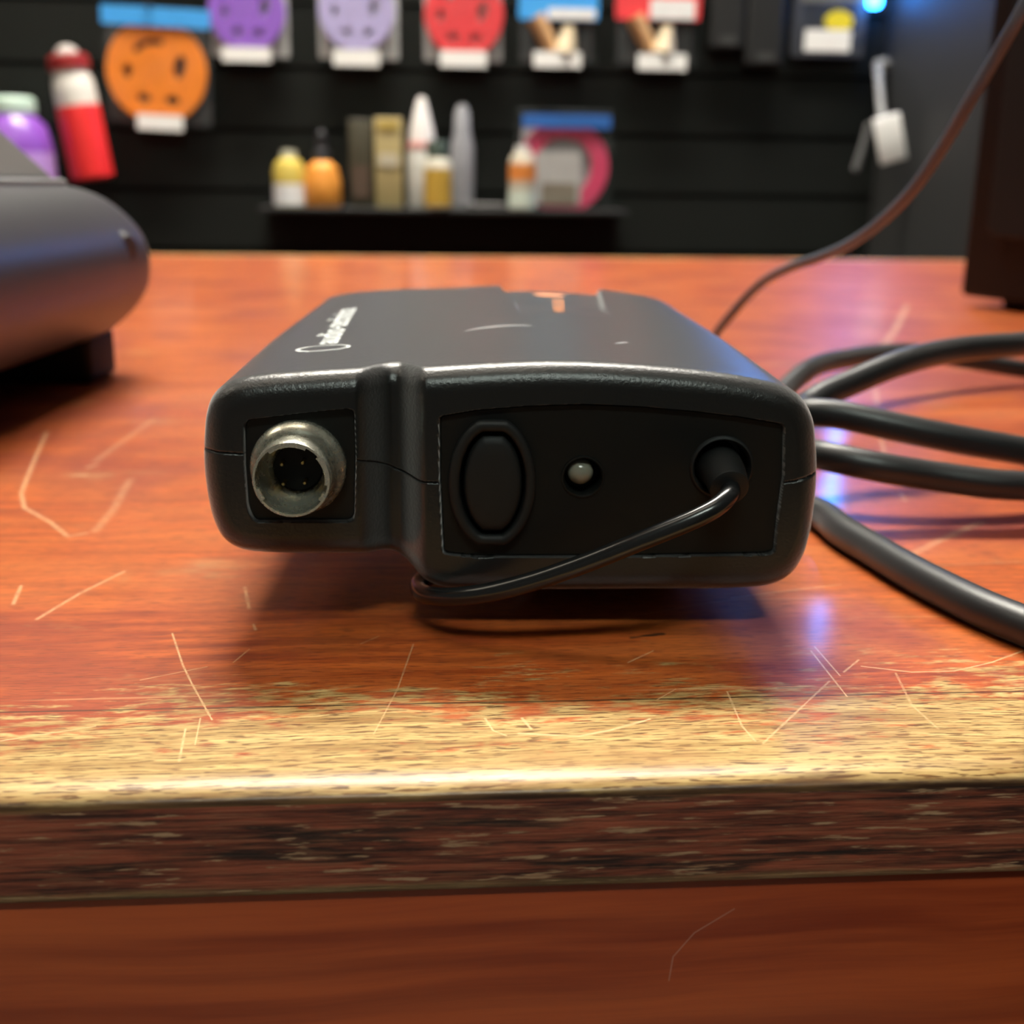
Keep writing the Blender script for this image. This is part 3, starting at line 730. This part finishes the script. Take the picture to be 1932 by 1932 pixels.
def colm(name,c,r=.45): return simple(name,c,r)
def slot(cx,cz,rx,rz,rot=0,n=16):
    c_,s_=math.cos(rot),math.sin(rot); return [(cx+rx*math.cos(2*PI*k/n)*c_-rz*math.sin(2*PI*k/n)*s_, cz+rx*math.cos(2*PI*k/n)*s_+rz*math.sin(2*PI*k/n)*c_) for k in range(n)]
def arcslot(R0,R1,a0,a1,n=12):
    o=[(R1*math.cos(math.radians(a0+(a1-a0)*k/n)),R1*math.sin(math.radians(a0+(a1-a0)*k/n))) for k in range(n+1)]
    i=[(R0*math.cos(math.radians(a0+(a1-a0)*k/n)),R0*math.sin(math.radians(a0+(a1-a0)*k/n))) for k in range(n+1)]
    return o+i[::-1]
def disc_plate(R,y0,y1,big=False):
    h=[arcslot(.50*R,.62*R,75,140),slot(.46*R,.10*R,.11*R,.24*R,-.25),slot(-.58*R,-.02*R,.09*R,.14*R),slot(-.27*R,-.52*R,.13*R,.09*R),slot(.30*R,-.54*R,.15*R,.09*R)]
    return plate(circ(0,0,R,56),h,y0,y1,.0008)
def bag(px0,px1,py0,py1,off,label,cat='bag',tilt=0.0,name='accessory_bag',group=None):
    c=Wp((px0+px1)/2,(py0+py1)/2,off); k=(CAM.y and 1); sc=(YW-off)/YW
    w=abs(Wp(px1,py0,off).x-Wp(px0,py0,off).x); h=abs(Wp(px0,py0,off).z-Wp(px0,py1,off).z)
    r=thing(name,label,cat,c,group); r.rotation_euler=(0,tilt,0)
    return r,w,h
def hanging_disc(px0,px1,py0,py1,dcx,dcy,dr,colr,label,back,hdr,lab,tilt=0):
    off=.02; r,w,h=bag(px0,px1,py0,py1,off,label,tilt=tilt,group='disc bags on the slat wall'); c=r.location
    obj('film_pouch',plate(rrect(-w/2,w/2,-h/2,h/2,.004),[],-.010,.012,.003),M_film,r)
    obj('backing_card',plate(rrect(-w/2+.004,w/2-.004,-h/2+.006,h/2-.002,.003),[],.004,.006),back,r)
    if hdr is not None: obj('header_card',plate(rrect(-w/2+.001,w/2-.001-.0,h/2-.024,h/2-.002,.002),[],-.012,-.0102),hdr,r)
    d=Wp(dcx,dcy,off); me=disc_plate(dr*WS,-.009,-.001); me.transform(Matrix.Translation((d.x-c.x,0,d.z-c.z)))
    obj('rubber_disc',me,colr,r)
    l0=Wp(lab[0],lab[1],off); l1=Wp(lab[2],lab[3],off)
    obj('price_label',plate(rrect(l0.x-c.x,l1.x-c.x,l1.z-c.z,l0.z-c.z,.002),[],-.0135,-.0125),M_tag,r)
    return r
hd=hanging_disc(196,404,14,243,298,136,88,colm('orange_rubber',(.95,.25,.02)),'clear bag with an orange slotted disc and blue header card',M_dkc,M_card_b,(266,217,354,247),math.radians(2.2))
hanging_disc(388,549,-110,118,467,22,67,colm('purple_rubber',(.30,.12,.62)),'clear bag with a deep purple slotted disc, beside the orange one',M_greyc,None,(421,90,514,119))
hanging_disc(592,758,-110,122,673,22,67,colm('lavender_rubber',(.48,.42,.72)),'clear bag with a pale lavender slotted disc',M_greyc,None,(630,95,717,127))
hanging_disc(793,955,-110,126,875,30,71,colm('red_rubber',(.80,.05,.06)),'clear bag with a red slotted disc',M_greyc,None,(830,97,917,129))
M_tan=colm('tan_wood_tip',(.72,.42,.20),.5); M_pale=colm('pale_wood_tip',(.66,.54,.36),.5)
for (x0,x1,yb,hm,half,lab,txt) in ((977,1128,128,M_card_b,False,(1005,99,1093,130),'clear bag with blue and white card over tan pieces'),(1162,1318,132,M_card_r,True,(1200,103,1290,135),'clear bag with red and white card over tan pieces')):
    r,w,h=bag(x0,x1,-140,yb,.02,txt,group=None); c=r.location
    obj('film_pouch',plate(rrect(-w/2,w/2,-h/2,h/2,.004),[],-.010,.012,.003),M_film,r)
    obj('backing_card',plate(rrect(-w/2+.004,w/2-.004,-h/2+.006,h/2-.002,.003),[],.004,.006),M_dkc,r)
    q=lambda px,py:(Wp(px,py,.02).x-c.x,Wp(px,py,.02).z-c.z)
    a_=q(x0+2,-130); b_=q(x1-2,42)
    obj('printed_card',plate(rrect(a_[0],b_[0],b_[1],a_[1],.003),[],-.0125,-.0105),hm,r)
    a_=q(x0+(62 if half else 55),0 if half else 18); b_=q(x1-(12 if half else 8),40)
    obj('white_patch',plate(rrect(a_[0],b_[0],b_[1],a_[1],.003),[],-.0135,-.0127),M_card_w,r)
    a_=q(x0+34,32); b_=q(x0+66,100)
    obj('tan_stick',tube([(a_[0],-.004,a_[1]),((a_[0]+b_[0])/2,-.004,(a_[1]+b_[1])/2),(b_[0],-.004,b_[1])],[.013,.011,.008],16),M_tan,r)
    a_=q(x0+96,50); b_=q(x0+88,100)
    obj('pale_stick',tube([(a_[0],-.004,a_[1]),(b_[0],-.004,b_[1])],[.008,.015],16),M_pale,r)
    l0=q(lab[0],lab[1]); l1=q(lab[2],lab[3]); obj('price_label',plate(rrect(l0[0],l1[0],l1[1],l0[1],.002),[],-.0148,-.0138),M_tag,r)
# hook holding the orange disc bag
h0=Wp(292,20,0)
def hookmesh(z0=0,ln=.05,r=.0022): return tube(catmull([(0,.012,0),(0,-ln*.5,-.001),(0,-ln*.9,0),(0,-ln,.006)],16),r,10)
tag(obj('display_hook',hookmesh(),simple('black_hook_wire',(.03,.03,.03),.4),loc=(h0.x,YW,h0.z+.004)),'short black hook through the top of the orange disc bag','hook')
# blister pack with yellow badge at upper right
r,w,h=bag(1500,1642,-120,108,.02,'dark blister pack with yellow round badge and white price label','blister pack',name='blister_pack'); c=r.location
q=lambda px,py:(Wp(px,py,.02).x-c.x,Wp(px,py,.02).z-c.z)
obj('backing_card',plate(rrect(-w/2,w/2,-h/2,h/2,.005),[],.006,.012),M_dkc,r)
obj('blister',plate(rrect(-w/2+.012,w/2-.012,-h/2+.02,h/2-.04,.01),[],-.006,.006,.003),M_film,r)
a_=q(1578,42); obj('round_badge',plate(circ(a_[0],a_[1],.0185,32,.013),[],-.010,-.0085),colm('yellow_badge',(.80,.66,.03)),r)
a_=q(1514,57); b_=q(1597,100); obj('price_label',plate(rrect(a_[0],b_[0],b_[1],a_[1],.002),[],-.0125,-.0115),M_tag,r)
a_=q(1508,-10); b_=q(1636,8); obj('grey_strip',plate(rrect(a_[0],b_[0],b_[1],a_[1],.003),[],-.0085,-.007),colm('grey_strip',(.16,.16,.14)),r)
# nearly black packs between
for x0,x1,y1,lb in ((1342,1408,96,'narrow black pouch hanging right of the red and white card bag'),(1410,1482,128,'black pouch with a faint grey label left of the yellow badge pack')):
    r,w,h=bag(x0,x1,-120,y1,.02,lb,'pouch',name='black_pouch')
    obj('pouch_body',plate(rrect(-w/2,w/2,-h/2,h/2,.006),[],-.008,.014,.004),colm('black_pouch_cloth',(.005,.005,.005),.6),r)
    obj('faint_label',plate(rrect(-w*.2,w*.25,-h/2+.006,-h/2+.016,.002),[],-.0095,-.0082),colm('faint_grey_label',(.05,.05,.05)),r)
# empty hooks with a tag at the right
hk=thing('display_hook','long grey hook hanging down with a white tag, near the wall corner','hook',Wp(1656,125,.0))
c=hk.location; M_hk=simple('grey_hook_metal',(.16,.16,.155),.45)
hp=[(0,.004,0)]+[tuple(Wp(x,y,o)-c) for x,y,o in ((1656,120,.03),(1657,132,.055),(1660,175,.09),(1665,232,.125))]
obj('rod',tube(catmull(hp,24),.0050,14),M_hk,hk); obj('end_ball',lathe([(.0001,-.031),(.006,-.029),(.0085,-.023),(.006,-.017),(.0001,-.015)],20,Matrix.Translation((0,0,0))),M_hk,hk)
a_=Wp(1679,262,.135)
tg=tag(obj('price_tag',box(-.017,.017,-.003,.003,-.028,.028,.002),M_tag,loc=a_),'white tilted price tag at the end of the long grey hook','price tag'); tg.rotation_euler=(0,math.radians(-16),0)
hk2=tag(obj('hanging_rod',tube(catmull([Wp(1640,232,.03),Wp(1630,270,.032),Wp(1614,322,.035)],14),.0048,14),simple('dim_grey_rod',(.085,.085,.085),.5)),'short dim grey rod slanting down left of the white tag','rod')
# blue light tube in the corner
lt=thing('light_tube','blue glowing light tube standing up the wall corner','light',Wp(1649,14,.03)); 
LTC=(.02,.26,1.0)
obj('tube',zlathe([(.0001,0),(.006,.0005),(.0085,.004),(.0085,.33),(.0001,.335)],20),emis('blue_tube_glow',LTC,34),lt)
obj('mount',box(-.006,.006,.008,.030,.2,.24),M_black,lt)
# red spray bottle
bt=thing('spray_bottle','tilted red bottle with white shoulder and dark red cap on the slat wall','bottle',Wp(176,338,.045)); bt.rotation_euler=(0,math.radians(-7.5),0)
bt.scale=(1,1,1)
u=WS*.90
M_red=colm('bright_red_plastic',(.70,.025,.025),.35); M_wh=colm('off_white_plastic',(.66,.63,.58),.4); M_dr=colm('dark_red_cap',(.28,.02,.02),.4)
obj('bottle_body',zlathe([(.0001,0),(36*u,0),(41*u,4*u),(41*u,132*u),(40*u,138*u)],32),M_red,bt)
obj('shoulder',zlathe([(40*u,138*u),(40*u,160*u),(38*u,185*u),(33*u,200*u),(33*u,205*u)],32),M_wh,bt)
obj('cap',zlathe([(33*u,205*u),(39*u,206*u),(39*u,228*u),(34*u,232*u)],32),M_dr,bt)
obj('nozzle',zlathe([(24*u,231*u),(20*u,243*u),(10*u,250*u),(.0001,251*u)],24),colm('pale_nozzle',(.42,.38,.36)),bt)
# purple jar with mint lid, far left
pj=thing('purple_jar','purple jar with a pale mint lid behind the countertop machine','jar',Wp(36,338,.06))
obj('jar_body',zlathe([(.0001,-.06),(66*u,-.06),(70*u,-.05),(70*u,60*u),(60*u,100*u),(40*u,120*u)],40),colm('purple_plastic',(.22,.07,.42),.3),pj)
obj('label_band',zlathe([(70.8*u,-20*u),(70.8*u,50*u)],40),colm('lilac_label',(.48,.28,.68),.4),pj)
obj('lid',zlathe([(40*u,120*u),(44*u,124*u),(44*u,146*u),(38*u,152*u),(.0001,153*u)],32),colm('mint_lid',(.52,.68,.58),.4),pj)

# lower row shelf and goods
z_sh=Wp(830,392,.04).z
tag(obj('display_shelf',box(Wp(505,390,.0).x,Wp(1165,390,.0).x,YW-.095,YW+.002,z_sh-.006,z_sh-.0002,.001),simple('black_shelf_metal',(.010,.010,.010),.5)),'black shallow shelf on the slat wall under the small bottles','shelf')
def sb(px,off=.055):
    p=Wp(px,385,off); return Vector((p.x,p.y,z_sh))
def hh(py,off=.055): return Wp(800,py,off).z-z_sh
s=thing('dropper_bottle','small yellow bottle with a white base label at the left end of the shelf','bottle',sb(548))
obj('bottle_body',zlathe([(.0001,0),(30*u,0),(32*u,3*u),(32*u,70*u),(26*u,86*u),(14*u,94*u)],28),colm('mustard_yellow',(.55,.42,.08)),s)
obj('white_label',zlathe([(32.6*u,3*u),(32.6*u,44*u)],28),M_card_w,s)
obj('cap',zlathe([(14*u,94*u),(16*u,95*u),(14*u,108*u),(.0001,109*u)],20),colm('pale_cap',(.45,.45,.35)),s)
s=thing('dropper_bottle','round orange jar with a dark dropper cap beside the yellow bottle','bottle',sb(610))
obj('bottle_body',zlathe([(.0001,0),(34*u,0),(37*u,6*u),(37*u,48*u),(30*u,76*u),(16*u,88*u)],28),colm('orange_jar',(.72,.28,.04)),s)
obj('dropper_cap',zlathe([(16*u,88*u),(16*u,108*u),(9*u,112*u),(11*u,140*u),(.0001,148*u)],20),colm('black_dropper',(.03,.03,.035)),s)
s=thing('small_carton','tall dark olive carton on the shelf','carton',sb(683,.05)); 
obj('carton_body',box(-22*u,22*u,-.012,.012,0,168*u,.001),colm('dark_olive_card',(.055,.048,.028)),s); obj('label_strip',plate(rrect(-16*u,16*u,20*u,80*u,.001),[],-.0135,-.0122),colm('brown_print',(.10,.065,.045)),s)
s=thing('small_carton','tall gold carton on the shelf between the olive carton and the white bottle','carton',sb(735,.05))
obj('carton_body',box(-27*u,27*u,-.014,.014,0,172*u,.001),colm('gold_card',(.44,.35,.16)),s)
obj('label_strip',plate(rrect(-20*u,20*u,80*u,104*u,.001),[],-.0155,-.0142),colm('pale_gold_print',(.55,.50,.38)),s); obj('gold_band',plate(rrect(-20*u,20*u,150*u,166*u,.001),[],-.0155,-.0142),colm('bright_gold_print',(.50,.36,.08)),s)
s=thing('cone_bottle','white bottle with cone top and pink ring on the shelf','bottle',sb(797,.045))
obj('bottle_body',zlathe([(.0001,0),(30*u,0),(31*u,4*u),(31*u,100*u),(28*u,112*u)],28),colm('white_bottle',(.55,.54,.50)),s)
obj('pink_ring',zlathe([(28*u,112*u),(29*u,114*u),(28*u,126*u),(26*u,128*u)],28),colm('pink_ring',(.70,.30,.28)),s)
obj('cone_top',zlathe([(26*u,128*u),(24*u,150*u),(14*u,190*u),(7*u,212*u),(.0001,215*u)],28),colm('white_cone',(.72,.68,.66)),s)
s=thing('small_bottle','short bottle with gold label and dark green cap in front of the cone bottle','bottle',sb(826,.085))
obj('bottle_body',zlathe([(.0001,0),(26*u,0),(27*u,3*u),(27*u,88*u),(22*u,96*u)],28),colm('cream_bottle',(.55,.52,.42)),s)
obj('gold_label',zlathe([(27.5*u,6*u),(27.5*u,76*u)],28),colm('amber_gold',(.55,.34,.05)),s)
obj('cap',zlathe([(22*u,96*u),(22*u,120*u),(18*u,128*u),(.0001,129*u)],24),colm('dark_green_cap',(.04,.06,.045)),s)
s=thing('slim_bottle','tall slim grey bottle right of the cone bottle','bottle',sb(872,.035))
obj('bottle_body',zlathe([(.0001,0),(18*u,0),(22*u,4*u),(24*u,60*u),(24*u,120*u),(17*u,150*u),(15*u,185*u),(8*u,200*u),(.0001,202*u)],28),colm('grey_translucent_bottle',(.28,.28,.30),.3),s)
tag(obj('display_tray',box(Wp(880,390,.05).x,Wp(965,390,.05).x,YW-.075,YW-.035,z_sh,z_sh+10*u,.002),colm('dim_grey_tray',(.085,.08,.08))),'low dim grey tray lying on the shelf right of the slim bottle','tray')
# bag with pink ring
r,w,h=bag(972,1156,208,392,.03,'clear bag with deep blue header and a pink ring, right end of the shelf'); c=r.location
q=lambda px,py:(Wp(px,py,.03).x-c.x,Wp(px,py,.03).z-c.z)
obj('film_pouch',plate(rrect(-w/2,w/2,-h/2,h/2,.004),[],-.010,.012,.003),M_film,r)
a_=q(985,216); b_=q(1150,244); obj('header_card',plate(rrect(a_[0],b_[0],b_[1],a_[1],.002),[],-.0122,-.0104),M_card_db,r)
a_=q(985,240); b_=q(1112,386); obj('grey_card',plate(rrect(a_[0],b_[0],b_[1],a_[1],.004),[],-.002,.002),colm('silver_grey_card',(.36,.35,.36)),r)
a_=q(1062,315); Rr=84*WS; me=plate(circ(a_[0],a_[1],Rr,56),[circ(a_[0],a_[1],Rr*.62,48)],-.008,-.003,.001)
obj('pink_ring',me,colm('magenta_pink',(.62,.05,.13)),r)
a_=q(1010,285); b_=q(1092,385); obj('front_card',plate(rrect(a_[0],b_[0],b_[1],a_[1],.004),[],-.0102,-.0085),colm('silver_front_card',(.40,.39,.38)),r)
a_=q(1020,345); b_=q(1085,386); obj('brown_patch',plate(rrect(a_[0],b_[0],b_[1],a_[1],.004),[],-.0112,-.0104),colm('taupe_print',(.20,.17,.13)),r)
s=thing('small_bottle','small cream bottle with orange label in front of the pink ring bag','bottle',sb(985,.075))
obj('bottle_body',zlathe([(.0001,0),(26*u,0),(27*u,4*u),(27*u,90*u),(20*u,106*u),(14*u,108*u)],28),colm('cream_plastic',(.50,.44,.34)),s)
obj('orange_label',zlathe([(27.6*u,55*u),(27.6*u,88*u)],28),colm('orange_label',(.72,.24,.05)),s)
obj('mint_label',zlathe([(27.6*u,4*u),(27.6*u,36*u)],28),colm('mint_white_label',(.62,.70,.60)),s)
obj('cap',zlathe([(14*u,108*u),(16*u,110*u),(14*u,122*u),(.0001,123*u)],20),colm('grey_white_cap',(.5,.5,.48)),s)
